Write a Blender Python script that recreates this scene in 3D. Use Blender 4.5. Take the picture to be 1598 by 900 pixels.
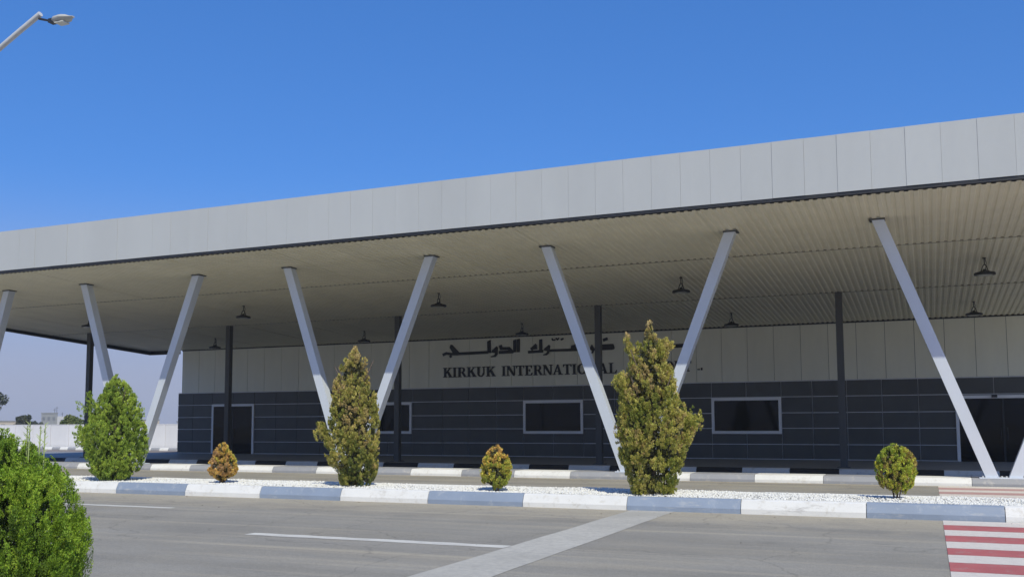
import bpy, math, random
import numpy as np
from mathutils import Matrix, Vector

for o in list(bpy.data.objects):
    bpy.data.objects.remove(o, do_unlink=True)
scene = bpy.context.scene
COL = scene.collection

# ------------------------------------------------------------------ camera
H = 1.6
YAW, PITCH, ROLL = (math.radians(a) for a in (-23.33, 4.95, -0.243))
_c, _s = math.cos(YAW), math.sin(YAW)
FWD = Vector((_s * math.cos(PITCH), _c * math.cos(PITCH), math.sin(PITCH)))
_r = Vector((_c, -_s, 0.0))
_u = _r.cross(FWD)
RIGHT = _r * math.cos(ROLL) + _u * math.sin(ROLL)
UP = -_r * math.sin(ROLL) + _u * math.cos(ROLL)
cam_data = bpy.data.cameras.new("camera")
cam = bpy.data.objects.new("camera", cam_data)
COL.objects.link(cam)
cam.matrix_world = Matrix(((RIGHT.x, UP.x, -FWD.x, 0.0), (RIGHT.y, UP.y, -FWD.y, 0.0),
                           (RIGHT.z, UP.z, -FWD.z, H), (0, 0, 0, 1)))
cam_data.sensor_width = 36.0
cam_data.lens = 1498.0 / 1598.0 * 36.0
cam_data.shift_y = 80.0 / 1598.0
cam_data.clip_start = 0.1
cam_data.clip_end = 6000.0
scene.camera = cam

# ------------------------------------------------------------------ world, sun, exposure
SUN = Vector((0.75, -1.0, 1.32)).normalized()          # direction towards the sun
world = bpy.data.worlds.new("World")
scene.world = world
world.use_nodes = True
wn = world.node_tree.nodes
wl = world.node_tree.links
bg = next(n for n in wn if n.type == 'BACKGROUND')
sky = wn.new('ShaderNodeTexSky')
sky.sky_type = 'NISHITA'
sky.sun_disc = False
sky.sun_elevation = math.asin(SUN.z)
sky.sun_rotation = math.atan2(SUN.x, SUN.y)
sky.altitude = 300.0
sky.air_density = 1.0
sky.dust_density = 0.4
sky.ozone_density = 3.5
hs = wn.new('ShaderNodeHueSaturation')
hs.inputs['Saturation'].default_value = 1.25
wl.new(sky.outputs[0], hs.inputs['Color'])
tintn = wn.new('ShaderNodeMix'); tintn.data_type = 'RGBA'; tintn.blend_type = 'MULTIPLY'
tintn.inputs[0].default_value = 1.0
gmn = wn.new('ShaderNodeGamma'); gmn.inputs['Gamma'].default_value = 0.55
wl.new(hs.outputs[0], gmn.inputs['Color'])
wl.new(gmn.outputs[0], tintn.inputs[6])
tintn.inputs[7].default_value = (0.80, 1.40, 2.52, 1)
# a band of pale dusty haze all round the horizon
tcw = wn.new('ShaderNodeTexCoord')
sepw = wn.new('ShaderNodeSeparateXYZ')
wl.new(tcw.outputs['Generated'], sepw.inputs[0])
hz = wn.new('ShaderNodeMapRange'); hz.interpolation_type = 'SMOOTHERSTEP'
hz.inputs[1].default_value = 0.0; hz.inputs[2].default_value = 0.27
hz.inputs[3].default_value = 0.92; hz.inputs[4].default_value = 0.0
wl.new(sepw.outputs[2], hz.inputs[0])
hzm = wn.new('ShaderNodeMix'); hzm.data_type = 'RGBA'
wl.new(hz.outputs[0], hzm.inputs[0]); wl.new(tintn.outputs[2], hzm.inputs[6])
HAZE_C = (0.376, 0.405, 0.545)
hzm.inputs[7].default_value = (HAZE_C[0] / 0.118, HAZE_C[1] / 0.118, HAZE_C[2] / 0.118, 1)
wl.new(hzm.outputs[2], bg.inputs[0])
bg.inputs[1].default_value = 0.118
sun_data = bpy.data.lights.new("sun", 'SUN')
sun_data.energy = 4.0
sun_data.angle = math.radians(0.5)
sun_data.color = (1.0, 0.95, 0.76)
sun = bpy.data.objects.new("sun", sun_data)
COL.objects.link(sun)
sun.rotation_euler = (-SUN).to_track_quat('-Z', 'Y').to_euler()
scene.view_settings.view_transform = 'Standard'
scene.view_settings.look = 'None'
scene.view_settings.exposure = 0.0
scene.view_settings.gamma = 1.0
scene.render.engine = 'CYCLES'
scene.cycles.max_bounces = 8
scene.cycles.diffuse_bounces = 5

# ------------------------------------------------------------------ helpers
def link(o, parent=None):
    COL.objects.link(o)
    if parent is not None:
        o.parent = parent
    return o

def tag(o, label=None, cat=None, group=None, kind=None):
    if label: o["label"] = label
    if cat: o["category"] = cat
    if group: o["group"] = group
    if kind: o["kind"] = kind
    return o

def thing(name, label, cat, loc=(0, 0, 0), rz=0.0, group=None):
    o = bpy.data.objects.new(name, None)
    o.empty_display_size = 0.3
    link(o)
    o.location = loc
    o.rotation_euler = (0, 0, rz)
    return tag(o, label, cat, group)

class MB:
    """collects polygons and makes one mesh object"""
    def __init__(self):
        self.v, self.f, self.m = [], [], []
    def poly(self, pts, mi=0):
        n = len(self.v)
        self.v += [tuple(p) for p in pts]
        self.f.append(tuple(range(n, n + len(pts))))
        self.m.append(mi)
    def box(self, x0, x1, y0, y1, z0, z1, mi=0):
        n = len(self.v)
        self.v += [(x0, y0, z0), (x1, y0, z0), (x1, y1, z0), (x0, y1, z0),
                   (x0, y0, z1), (x1, y0, z1), (x1, y1, z1), (x0, y1, z1)]
        for q in ((0, 3, 2, 1), (4, 5, 6, 7), (0, 1, 5, 4), (1, 2, 6, 5), (2, 3, 7, 6), (3, 0, 4, 7)):
            self.f.append(tuple(n + i for i in q)); self.m.append(mi)
    def prism(self, pts, axis, a, b, mi=0):
        """extrude a 2D polygon along an axis: 'x' pts are (y,z), 'y' pts are (x,z), 'z' pts are (x,y)"""
        def P(p, t):
            return {'x': (t, p[0], p[1]), 'y': (p[0], t, p[1]), 'z': (p[0], p[1], t)}[axis]
        n = len(self.v); k = len(pts)
        self.v += [P(p, a) for p in pts] + [P(p, b) for p in pts]
        self.f.append(tuple(range(n, n + k))); self.m.append(mi)
        self.f.append(tuple(range(n + 2 * k - 1, n + k - 1, -1))); self.m.append(mi)
        for i in range(k):
            j = (i + 1) % k
            self.f.append((n + i, n + k + i, n + k + j, n + j)); self.m.append(mi)
    def tube(self, pts, radii, sides=10, caps=True, mi=0, square=None):
        pts = [Vector(p) for p in pts]
        n0 = len(self.v)
        rings = []
        for i, p in enumerate(pts):
            t = (pts[min(i + 1, len(pts) - 1)] - pts[max(i - 1, 0)]).normalized()
            ref = Vector((0, 1, 0)) if abs(t.y) < 0.9 else Vector((1, 0, 0))
            a = t.cross(ref).normalized(); b = t.cross(a).normalized()
            ring = []
            for k in range(sides):
                an = 2 * math.pi * (k + 0.5) / sides
                ring.append(len(self.v))
                self.v.append(tuple(p + (a * math.cos(an) + b * math.sin(an)) * radii[i]))
            rings.append(ring)
        for i in range(len(rings) - 1):
            for k in range(sides):
                j = (k + 1) % sides
                self.f.append((rings[i][k], rings[i][j], rings[i + 1][j], rings[i + 1][k])); self.m.append(mi)
        if caps:
            self.f.append(tuple(rings[0][::-1])); self.m.append(mi)
            self.f.append(tuple(rings[-1])); self.m.append(mi)
    def lathe(self, prof, sides=20, c=(0, 0, 0), mi=0):
        n = len(self.v)
        for r, z in prof:
            for k in range(sides):
                a = 2 * math.pi * k / sides
                self.v.append((c[0] + r * math.cos(a), c[1] + r * math.sin(a), c[2] + z))
        for i in range(len(prof) - 1):
            for k in range(sides):
                j = (k + 1) % sides
                self.f.append((n + i * sides + k, n + i * sides + j, n + (i + 1) * sides + j, n + (i + 1) * sides + k)); self.m.append(mi)
        self.f.append(tuple(n + k for k in range(sides))[::-1]); self.m.append(mi)
        self.f.append(tuple(n + (len(prof) - 1) * sides + k for k in range(sides))); self.m.append(mi)
    def mesh(self, name, mats, fix=True):
        me = bpy.data.meshes.new(name)
        me.from_pydata(self.v, [], self.f)
        for m in (mats if isinstance(mats, (list, tuple)) else [mats]):
            me.materials.append(m)
        if any(self.m):
            me.polygons.foreach_set("material_index", self.m)
        if fix:
            import bmesh
            bm = bmesh.new(); bm.from_mesh(me)
            bmesh.ops.recalc_face_normals(bm, faces=bm.faces)
            bm.to_mesh(me); bm.free()
        me.update()
        return me
    def build(self, name, mats, parent=None, smooth=False, fix=True):
        me = self.mesh(name, mats, fix)
        if smooth:
            me.polygons.foreach_set("use_smooth", [True] * len(me.polygons))
        return link(bpy.data.objects.new(name, me), parent)

def smooth_by_angle(o, deg=40):
    me = o.data
    me.polygons.foreach_set("use_smooth", [True] * len(me.polygons))
    me.set_sharp_from_angle(angle=math.radians(deg))

# ------------------------------------------------------------------ materials
def new_mat(name):
    m = bpy.data.materials.new(name); m.use_nodes = True
    nt = m.node_tree
    return m, nt, next(n for n in nt.nodes if n.type == 'BSDF_PRINCIPLED')

def N(nt, t, **kw):
    n = nt.nodes.new(t)
    for k, v in kw.items():
        setattr(n, k, v)
    return n

def noise(nt, vec, scale, detail=4, rough=0.6, mapscale=None):
    if mapscale is not None:
        mp = N(nt, 'ShaderNodeMapping'); mp.inputs['Scale'].default_value = mapscale
        nt.links.new(vec, mp.inputs['Vector']); vec = mp.outputs[0]
    n = N(nt, 'ShaderNodeTexNoise'); n.inputs['Scale'].default_value = scale
    n.inputs['Detail'].default_value = detail; n.inputs['Roughness'].default_value = rough
    nt.links.new(vec, n.inputs['Vector'])
    return n.outputs[0]

def ramp(nt, fac, stops):
    r = N(nt, 'ShaderNodeValToRGB')
    e = r.color_ramp.elements
    while len(e) < len(stops): e.new(0.5)
    for el, (p, c) in zip(e, stops):
        el.position = p; el.color = (*c, 1) if len(c) == 3 else c
    nt.links.new(fac, r.inputs[0])
    return r.outputs[0]

def mixc(nt, fac, a, b, mode='MIX'):
    n = N(nt, 'ShaderNodeMix'); n.data_type = 'RGBA'; n.blend_type = mode
    for sock, v in ((n.inputs[0], fac), (n.inputs[6], a), (n.inputs[7], b)):
        if hasattr(v, 'is_linked'): nt.links.new(v, sock)
        elif isinstance(v, (tuple, list)): sock.default_value = (*v, 1)
        else: sock.default_value = v
    return n.outputs[2]

def bump(nt, height, bsdf, strength=0.3, dist=0.01):
    b = N(nt, 'ShaderNodeBump'); b.inputs['Strength'].default_value = strength
    b.inputs['Distance'].default_value = dist
    nt.links.new(height, b.inputs['Height']); nt.links.new(b.outputs[0], bsdf.inputs['Normal'])

def g(v): return (v, v, v)

def coords(nt, kind='Object'):
    return N(nt, 'ShaderNodeTexCoord').outputs[kind]

def world_pos(nt):
    return N(nt, 'ShaderNodeNewGeometry').outputs['Position']

def paint(name, col, rough=0.45, var=0.12, dirt=None, scuff=None, scale=1.5, metallic=0.0, rnd=0.0, streak=False, spec=0.5, rvar=0.2):
    """painted or coated surface with soft mottling, piece-to-piece variation and optional dirt"""
    m, nt, b = new_mat(name)
    p = world_pos(nt)
    f = noise(nt, p, scale, 5, 0.65, (1, 1, 0.25) if streak else None)
    c = ramp(nt, f, [(0.3, tuple(x * (1 - var) for x in col)), (0.7, tuple(min(1, x * (1 + var * 0.6)) for x in col))])
    if rnd:
        oi = N(nt, 'ShaderNodeObjectInfo')
        lv = ramp(nt, oi.outputs['Random'], [(0, g(1 - rnd)), (1, g(1.0))])
        c = mixc(nt, 1.0, c, lv, 'MULTIPLY')
    if dirt:
        d = ramp(nt, noise(nt, p, 5.0, 8, 0.75), [(0.54, g(0)), (0.70, g(1))])
        c = mixc(nt, d, c, dirt)
    if scuff:
        d = ramp(nt, noise(nt, p, 3.2, 8, 0.72, (0.35, 1, 1.6)), [(0.59, g(0)), (0.70, g(0.75))])
        c = mixc(nt, d, c, scuff)
    nt.links.new(c, b.inputs['Base Color'])
    r = ramp(nt, noise(nt, p, 6, 3), [(0.3, g(rough * (1 - rvar))), (0.7, g(min(1, rough * (1 + rvar))))])
    nt.links.new(r, b.inputs['Roughness'])
    b.inputs['Metallic'].default_value = metallic
    b.inputs['Specular IOR Level'].default_value = spec
    return m

M = {}
M['fascia'] = paint('fascia_composite', (0.45, 0.462, 0.465), 0.4, 0.06, rnd=0.03, streak=True, scale=0.5)
M['trim'] = paint('dark_trim', (0.022, 0.022, 0.024), 0.5)
M['soffit'] = paint('cream_ribbed_sheet', (0.84, 0.795, 0.62), 0.5, 0.06, rnd=0.05)
M['seam'] = paint('seam_strip_paint', (0.27, 0.255, 0.20), 0.6)
M['roof'] = paint('roof_sheet', (0.42, 0.432, 0.435), 0.6)
M['light_panel'] = paint('pale_wall_panel', (0.84, 0.82, 0.68), 0.5, 0.05, rnd=0.05, streak=True)
M['dark_panel'] = paint('slate_cladding_panel', (0.076, 0.077, 0.072), 0.42, 0.20, rnd=0.14)
M['joint_dark'] = paint('dark_joint', (0.05, 0.05, 0.05), 0.7)
M['joint_light'] = paint('aluminium_joint', (0.75, 0.75, 0.76), 0.35)
M['frame'] = paint('white_window_frame', (0.86, 0.86, 0.87), 0.4, 0.03)
M['v_paint'] = paint('white_column_paint', (0.66, 0.71, 0.79), 0.25, 0.05, streak=True, metallic=0.12, rvar=0.05)
M['column'] = paint('grey_column_paint', (0.070, 0.070, 0.068), 0.45)
M['steel'] = paint('galvanised_steel', (0.55, 0.56, 0.58), 0.4, 0.1)
M['black'] = paint('black_metal', (0.018, 0.018, 0.018), 0.45)
M['sign'] = paint('black_letter', (0.012, 0.012, 0.012), 0.5)
M['kerb_white'] = paint('white_kerb_paint', (0.70, 0.69, 0.67), 0.7, 0.06, dirt=(0.52, 0.49, 0.44), scuff=(0.30, 0.28, 0.26))
M['kerb_blue'] = paint('blue_grey_kerb_paint', (0.245, 0.295, 0.385), 0.6, 0.10, dirt=(0.34, 0.37, 0.42), scuff=(0.42, 0.42, 0.42), rnd=0.08)
M['kerb_grey'] = paint('grey_kerb_paint', (0.30, 0.305, 0.33), 0.7, 0.10, dirt=(0.42, 0.40, 0.38), rnd=0.1)
M['kerb_black'] = paint('black_kerb_paint', (0.014, 0.014, 0.016), 0.6)
M['floor'] = paint('platform_concrete', (0.27, 0.265, 0.26), 0.6, 0.15)
M['wall_white'] = paint('pale_concrete_wall', (0.66, 0.65, 0.66), 0.8, 0.06, rnd=0.08, streak=True)
M['far_grey'] = paint('far_block_wall', (0.24, 0.25, 0.26), 0.8, 0.05)
M['far_white'] = paint('far_white_wall', (0.47, 0.47, 0.48), 0.8, 0.05)
M['lamp_shell'] = paint('lamp_shell', (0.42, 0.42, 0.40), 0.4)
M['red'] = paint('red_road_paint', (0.43, 0.115, 0.115), 0.8, 0.15, dirt=(0.36, 0.24, 0.22), scuff=(0.33, 0.27, 0.25))
M['bark'] = paint('bark', (0.11, 0.08, 0.06), 0.9, 0.3, scale=20)

# glass, dark inside
m, nt, b = new_mat('dark_glass')
b.inputs['Base Color'].default_value = (0.004, 0.004, 0.005, 1)
b.inputs['Roughness'].default_value = 0.06
b.inputs['IOR'].default_value = 1.45; b.inputs['Specular IOR Level'].default_value = 0.22
M['glass'] = m
m, nt, b = new_mat('lamp_lens')
b.inputs['Base Color'].default_value = (0.55, 0.55, 0.5, 1)
b.inputs['Roughness'].default_value = 0.25
M['lens'] = m

# asphalt: grey, dusty, long wheel streaks, sand near the kerbs
def asphalt(name, base, sand, kerb_lines=(), bands=True):
    m, nt, b = new_mat(name)
    p = world_pos(nt)
    big = noise(nt, p, 0.35, 5, 0.6)
    c = ramp(nt, big, [(0.3, tuple(x * 0.82 for x in base)), (0.7, tuple(x * 1.12 for x in base))])
    if bands:
        st = noise(nt, p, 0.8, 4, 0.6, (0.06, 1.3, 1))
        c = mixc(nt, ramp(nt, st, [(0.42, g(0.0)), (0.66, g(0.62))]), c, tuple(x * 0.76 for x in base))
        st2 = noise(nt, p, 2.0, 3, 0.5, (0.05, 1.5, 1))
        c = mixc(nt, ramp(nt, st2, [(0.55, g(0.0)), (0.72, g(0.55))]), c, tuple(x * 1.25 for x in sand))
    dust = noise(nt, p, 1.1, 6, 0.7, (0.4, 1, 1))
    c = mixc(nt, ramp(nt, dust, [(0.45, g(0.0)), (0.75, g(0.45))]), c, sand)
    if kerb_lines:
        sep = N(nt, 'ShaderNodeSeparateXYZ'); nt.links.new(p, sep.inputs[0])
        for y0, w in kerb_lines:
            d = N(nt, 'ShaderNodeMath', operation='SUBTRACT'); nt.links.new(sep.outputs[1], d.inputs[0]); d.inputs[1].default_value = y0
            a = N(nt, 'ShaderNodeMath', operation='ABSOLUTE'); nt.links.new(d.outputs[0], a.inputs[0])
            wob = N(nt, 'ShaderNodeMath', operation='MULTIPLY_ADD'); nt.links.new(noise(nt, p, 0.9, 6, 0.7), wob.inputs[0])
            wob.inputs[1].default_value = w * 2.2; wob.inputs[2].default_value = -w * 1.1
            s = N(nt, 'ShaderNodeMath', operation='ADD'); nt.links.new(a.outputs[0], s.inputs[0]); nt.links.new(wob.outputs[0], s.inputs[1])
            mr = N(nt, 'ShaderNodeMapRange'); mr.inputs[1].default_value = 0.0; mr.inputs[2].default_value = w
            mr.inputs[3].default_value = 0.85; mr.inputs[4].default_value = 0.0
            nt.links.new(s.outputs[0], mr.inputs[0])
            c = mixc(nt, mr.outputs[0], c, tuple(x * 1.12 for x in sand))
    fine = noise(nt, p, 55, 3, 0.8)
    c = mixc(nt, 1.0, c, ramp(nt, fine, [(0.3, g(0.70)), (0.7, g(1.22))]), 'MULTIPLY')
    c = mixc(nt, 1.0, c, ramp(nt, noise(nt, p, 14, 4, 0.8), [(0.3, g(0.86)), (0.7, g(1.10))]), 'MULTIPLY')
    # small dark oil spots and patches
    spot = noise(nt, p, 2.3, 2, 0.5, (0.5, 1, 1))
    c = mixc(nt, ramp(nt, spot, [(0.71, g(0.0)), (0.78, g(0.45))]), c, tuple(x * 0.55 for x in base))
    # hairline cracks
    v = N(nt, 'ShaderNodeTexVoronoi', feature='DISTANCE_TO_EDGE'); v.inputs['Scale'].default_value = 0.30
    wv = N(nt, 'ShaderNodeVectorMath', operation='ADD'); nt.links.new(p, wv.inputs[0])
    nz = N(nt, 'ShaderNodeTexNoise'); nz.inputs['Scale'].default_value = 1.2; nz.inputs['Detail'].default_value = 6
    nt.links.new(p, nz.inputs['Vector']); nt.links.new(nz.outputs[1], wv.inputs[1]); nt.links.new(wv.outputs[0], v.inputs['Vector'])
    c = mixc(nt, ramp(nt, v.outputs['Distance'], [(0.0, g(0.5)), (0.007, g(0.0))]), c, tuple(x * 0.5 for x in base))
    nt.links.new(c, b.inputs['Base Color'])
    b.inputs['Roughness'].default_value = 0.88
    b.inputs['Specular IOR Level'].default_value = 0.25
    bump(nt, noise(nt, p, 120, 2, 0.7), b, 0.5, 0.008)
    return m

M['asphalt'] = asphalt('worn_asphalt', (0.308, 0.290, 0.258), (0.38, 0.336, 0.262), ((17.2, 2.6), (19.6, 0.3), (26.3, .4)))
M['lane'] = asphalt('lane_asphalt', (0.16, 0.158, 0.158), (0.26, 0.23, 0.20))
M['brown_road'] = asphalt('dusty_road', (0.25, 0.215, 0.20), (0.30, 0.25, 0.22))
M['ground'] = asphalt('sandy_ground', (0.33, 0.29, 0.23), (0.37, 0.32, 0.25), bands=False)

# worn road paint: white lying over asphalt, scuffed through
m, nt, b = new_mat('worn_white_road_paint')
p = world_pos(nt)
wear = ramp(nt, noise(nt, p, 7, 8, 0.8, (0.6, 1, 1)), [(0.50, g(0.0)), (0.72, g(0.6))])
tone = ramp(nt, noise(nt, p, 1.0, 5, 0.6), [(0.3, (0.52, 0.50, 0.46)), (0.7, (0.66, 0.64, 0.59))])
c = mixc(nt, wear, tone, (0.30, 0.29, 0.28))
nt.links.new(c, b.inputs['Base Color']); b.inputs['Roughness'].default_value = 0.8
M['mark'] = m
m, nt, b = new_mat('faded_stop_line_paint')
p = world_pos(nt)
wear = ramp(nt, noise(nt, p, 9, 8, 0.8), [(0.42, g(0.0)), (0.66, g(0.7))])
sepn = N(nt, 'ShaderNodeSeparateXYZ'); nt.links.new(p, sepn.inputs[0])
tone = ramp(nt, noise(nt, p, 0.5, 5, 0.6), [(0.35, (0.41, 0.39, 0.345)), (0.65, (0.54, 0.515, 0.46))])
c = mixc(nt, wear, tone, (0.31, 0.295, 0.28))
nt.links.new(c, b.inputs['Base Color']); b.inputs['Roughness'].default_value = 0.8
M['mark_faded'] = m
m, nt, b = new_mat('crossing_white_paint')
p = world_pos(nt)
wear = ramp(nt, noise(nt, p, 9, 8, 0.8), [(0.48, g(0.0)), (0.7, g(0.55))])
c = mixc(nt, wear, (0.64, 0.585, 0.53), (0.40, 0.345, 0.31))
nt.links.new(c, b.inputs['Base Color']); b.inputs['Roughness'].default_value = 0.8
M['mark_cross'] = m

# gravel
m, nt, b = new_mat('white_gravel')
p = world_pos(nt)
f = noise(nt, p, 28, 3, 0.8)
c = ramp(nt, f, [(0.25, (0.56, 0.545, 0.52)), (0.6, (0.79, 0.78, 0.745))])
d = ramp(nt, noise(nt, p, 0.9, 5, 0.7), [(0.5, g(0.0)), (0.75, g(0.3))])
c = mixc(nt, d, c, (0.60, 0.56, 0.50))
nt.links.new(c, b.inputs['Base Color']); b.inputs['Roughness'].default_value = 0.9
M['gravel'] = m
m, nt, b = new_mat('gravel_bed_base')
p = world_pos(nt)
f = noise(nt, p, 40, 3, 0.8)
c = ramp(nt, f, [(0.35, (0.40, 0.39, 0.37)), (0.6, (0.72, 0.71, 0.68))])
nt.links.new(c, b.inputs['Base Color']); b.inputs['Roughness'].default_value = 0.95
bump(nt, f, b, 0.8, 0.02)
M['bed'] = m

# foliage: colour comes from each leaf's own tint
def foliage(name, trans=0.16, sat=1.0):
    m, nt, b = new_mat(name)
    at = N(nt, 'ShaderNodeAttribute'); at.attribute_name = 'tint'
    nt.links.new(at.outputs['Color'], b.inputs['Base Color'])
    b.inputs['Roughness'].default_value = 0.6
    b.inputs['Specular IOR Level'].default_value = 0.25
    tr = N(nt, 'ShaderNodeBsdfTranslucent')
    nt.links.new(at.outputs['Color'], tr.inputs['Color'])
    mx = N(nt, 'ShaderNodeMixShader'); mx.inputs[0].default_value = trans
    out = next(n for n in nt.nodes if n.type == 'OUTPUT_MATERIAL')
    nt.links.new(b.outputs[0], mx.inputs[1]); nt.links.new(tr.outputs[0], mx.inputs[2])
    nt.links.new(mx.outputs[0], out.inputs['Surface'])
    return m
M['leaf'] = foliage('leaf_spray')

# ------------------------------------------------------------------ numpy mesh helper
def np_mesh(name, verts, faces, mat, tint=None, smooth=False):
    """verts (n,3); faces (m,k) with constant k"""
    me = bpy.data.meshes.new(name)
    nv, (nf, k) = len(verts), faces.shape
    me.vertices.add(nv); me.loops.add(nf * k); me.polygons.add(nf)
    me.vertices.foreach_set("co", verts.astype(np.float32).ravel())
    me.loops.foreach_set("vertex_index", faces.astype(np.int32).ravel())
    me.polygons.foreach_set("loop_start", np.arange(0, nf * k, k, dtype=np.int32))
    me.materials.append(mat)
    if tint is not None:
        ca = me.color_attributes.new("tint", 'FLOAT_COLOR', 'POINT')
        ca.data.foreach_set("color", np.concatenate([tint, np.ones((nv, 1))], 1).astype(np.float32).ravel())
    me.update(calc_edges=True)
    me.validate()
    return me

# ================================================================== GROUND, ROADS, KERBS
def sheet(name, x0, x1, y0, y1, z, mat, label=None):
    b = MB(); b.poly([(x0, y0, z), (x1, y0, z), (x1, y1, z), (x0, y1, z)])
    return tag(b.build(name, mat, fix=False), label, kind='structure')

XL, XR = -140.0, 40.0
sheet('ground', -645, 645, -395, 895, -0.40, M['ground'], 'dusty flat ground reaching the horizon')
def slab(name, x0, x1, y0, y1, z0, z1, mat, label=None):
    b = MB(); b.box(x0, x1, y0, y1, z0, z1)
    return tag(b.build(name, mat), label, kind='structure')
slab('road', XL, XR, 6.9, 17.2, -0.39, 0.0, M['asphalt'], 'worn grey asphalt road in front of the median')
slab('road', XL, XR, 19.62, 26.33, -0.39, 0.0, M['asphalt'], 'narrow grey road between median and canopy columns')
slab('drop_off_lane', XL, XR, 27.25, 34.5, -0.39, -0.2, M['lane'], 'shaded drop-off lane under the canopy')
slab('service_road', XL, -39.0, 42.62, 51.4, -0.39, -0.2, M['brown_road'], 'brownish dusty road beside the far boundary wall')
slab('verge', XL, XR, -12.0, 6.9, -0.39, 0.12, M['ground'], 'dusty planted verge on the near side of the road')
slab('platform', -70.0, XR, 34.62, 42.6, -0.39, 0.0, M['floor'], 'shaded concrete terminal platform floor')
slab('verge', XL, -39.0, 51.62, 54.9, -0.39, -0.06, M['wall_white'], 'pale strip of ground at the foot of the boundary wall')

_kerb_cache = {}
def kerb_line(label, y0, depth, z0, z1, xs, mats, chamfer=0.03):
    """a kerb with one block per painted segment, xs = block edges"""
    root = MB()
    root.box(xs[0] + 0.05, xs[-1] - 0.05, y0 + 0.05, y0 + depth - 0.05, z0 - 0.15, z1 - 0.06)
    k = tag(root.build('kerb', M['floor']), label, kind='structure')
    for i in range(len(xs) - 1):
        w = round(xs[i + 1] - xs[i], 3)
        key = (w, depth, round(z1 - z0, 3), mats[i % 2].name)
        if key not in _kerb_cache:
            b = MB()
            h = z1 - z0; c = chamfer
            prof = [(0, -0.1), (0.0, h * 0.35), (0.065, h - c * 0.7), (0.075 + c, h), (depth - c, h), (depth, h - c), (depth, -0.1)]
            b.prism(prof, 'x', 0.006, w - 0.006)
            _kerb_cache[key] = b.mesh('kerb_block', mats[i % 2])
        o = link(bpy.data.objects.new('kerb_block', _kerb_cache[key]), k)
        o.location = (xs[i], y0, z0 + random.uniform(-0.004, 0.004))
    return k

random.seed(4)
def seq(x0, step, lo, hi):
    a = math.floor((lo - x0) / step); n = math.ceil((hi - lo) / step)
    return [round(x0 + step * (a + i), 3) for i in range(n + 2)]
# near median kerb: segment edges fall at -3.07 + k * 2.06 (even ones blue-grey to white)
xs = [-3.07 + 2.07 * k for k in range(-14, 5)]
kerb_line('blue-grey and white painted kerb along the front of the median', 17.2, 0.22, 0.0, 0.25, xs, (M['kerb_white'], M['kerb_blue']))
xs2 = [-3.0 + 2.07 * k for k in range(-14, 5)]
kerb_line('pale kerb along the back of the median', 19.42, 0.2, 0.0, 0.22, xs2, (M['kerb_white'], M['kerb_white']))
xs3 = []
x = -2.53
xs3 = [-4.32 + 3.5 * k for k in range(-12, 5)]
e = []
for a in xs3:
    e += [a - 1.74, a]          # grey a-1.74..a, white a..a+1.76
e = e + [e[-1] + 1.76]
kerb_line('grey and white painted kerb under the slanted columns', 26.34, 0.9, 0.0, 0.20, e, (M['kerb_grey'], M['kerb_white']))
xs4 = [-2.83 - 1.625 * 40 + 1.625 * k for k in range(0, 48)]
kerb_line('black and white painted kerb along the shaded platform edge', 34.5, 0.25, -0.2, 0.008, xs4, (M['kerb_white'], M['kerb_black']))
xs5 = [-90.0 + 0.78 * k for k in range(0, 66)]
kerb_line('small dark and white kerb blocks along the far boundary wall', 51.4, 0.22, -0.2, 0.0, xs5, (M['kerb_grey'], M['kerb_white']))

# median: a bed with white stones
slab('median', -33.5, 8.0, 17.42, 19.42, -0.39, 0.215, M['bed'], 'raised median bed between the two roads')
rng = np.random.default_rng(7)
def ico():
    t = (1 + 5 ** 0.5) / 2
    v = np.array([(-1, t, 0), (1, t, 0), (-1, -t, 0), (1, -t, 0), (0, -1, t), (0, 1, t), (0, -1, -t), (0, 1, -t), (t, 0, -1), (t, 0, 1), (-t, 0, -1), (-t, 0, 1)])
    f = np.array([(0, 11, 5), (0, 5, 1), (0, 1, 7), (0, 7, 10), (0, 10, 11), (1, 5, 9), (5, 11, 4), (11, 10, 2), (10, 7, 6), (7, 1, 8), (3, 9, 4), (3, 4, 2), (3, 2, 6), (3, 6, 8), (3, 8, 9), (4, 9, 5), (2, 4, 11), (6, 2, 10), (8, 6, 7), (9, 8, 1)])
    return v / np.linalg.norm(v[0]), f
IV, IF = ico()
n = 34000
px = rng.uniform(-24, 3.5, n); py = rng.uniform(17.40, 19.48, n)
mound = 0.012 * np.sin((py - 17.42) / 2.0 * np.pi) + 0.016 * np.sin(px * 1.7) * np.sin(py * 4 + px)
pz = 0.222 + np.clip(mound, -0.012, 0.03) + rng.uniform(-0.012, 0.006, n)
sc = rng.uniform(0.010, 0.024, n)[:, None] * rng.uniform(0.7, 1.3, (n, 3)); sc[:, 2] *= 0.75
V = IV[None] * sc[:, None, :] * rng.uniform(0.85, 1.15, (n, 12, 1)) + np.stack([px, py, pz], 1)[:, None, :]
F = IF[None] + (np.arange(n) * 12)[:, None, None]
gr = link(bpy.data.objects.new('gravel', np_mesh('gravel', V.reshape(-1, 3), F.reshape(-1, 3), M['gravel'])))
tag(gr, 'loose white stones covering the median', kind='stuff')

# grit and small stones lying about on the near road
n = 90
gx_ = rng.uniform(-20, 3, n); gy_ = np.where(rng.random(n) < .6, 17.2 - rng.exponential(.5, n), rng.uniform(8, 17, n))
sc = rng.uniform(0.004, 0.010, n)[:, None] * rng.uniform(0.6, 1.5, (n, 3)); sc[:, 2] *= .6
V = IV[None] * sc[:, None, :] + np.stack([gx_, gy_, np.full(n, 0.006)], 1)[:, None, :]
F = IF[None] + (np.arange(n) * 12)[:, None, None]
tag(link(bpy.data.objects.new('grit', np_mesh('grit', V.reshape(-1, 3), F.reshape(-1, 3), M['bark']))), 'dark grit scattered on the near road', kind='stuff')

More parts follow.
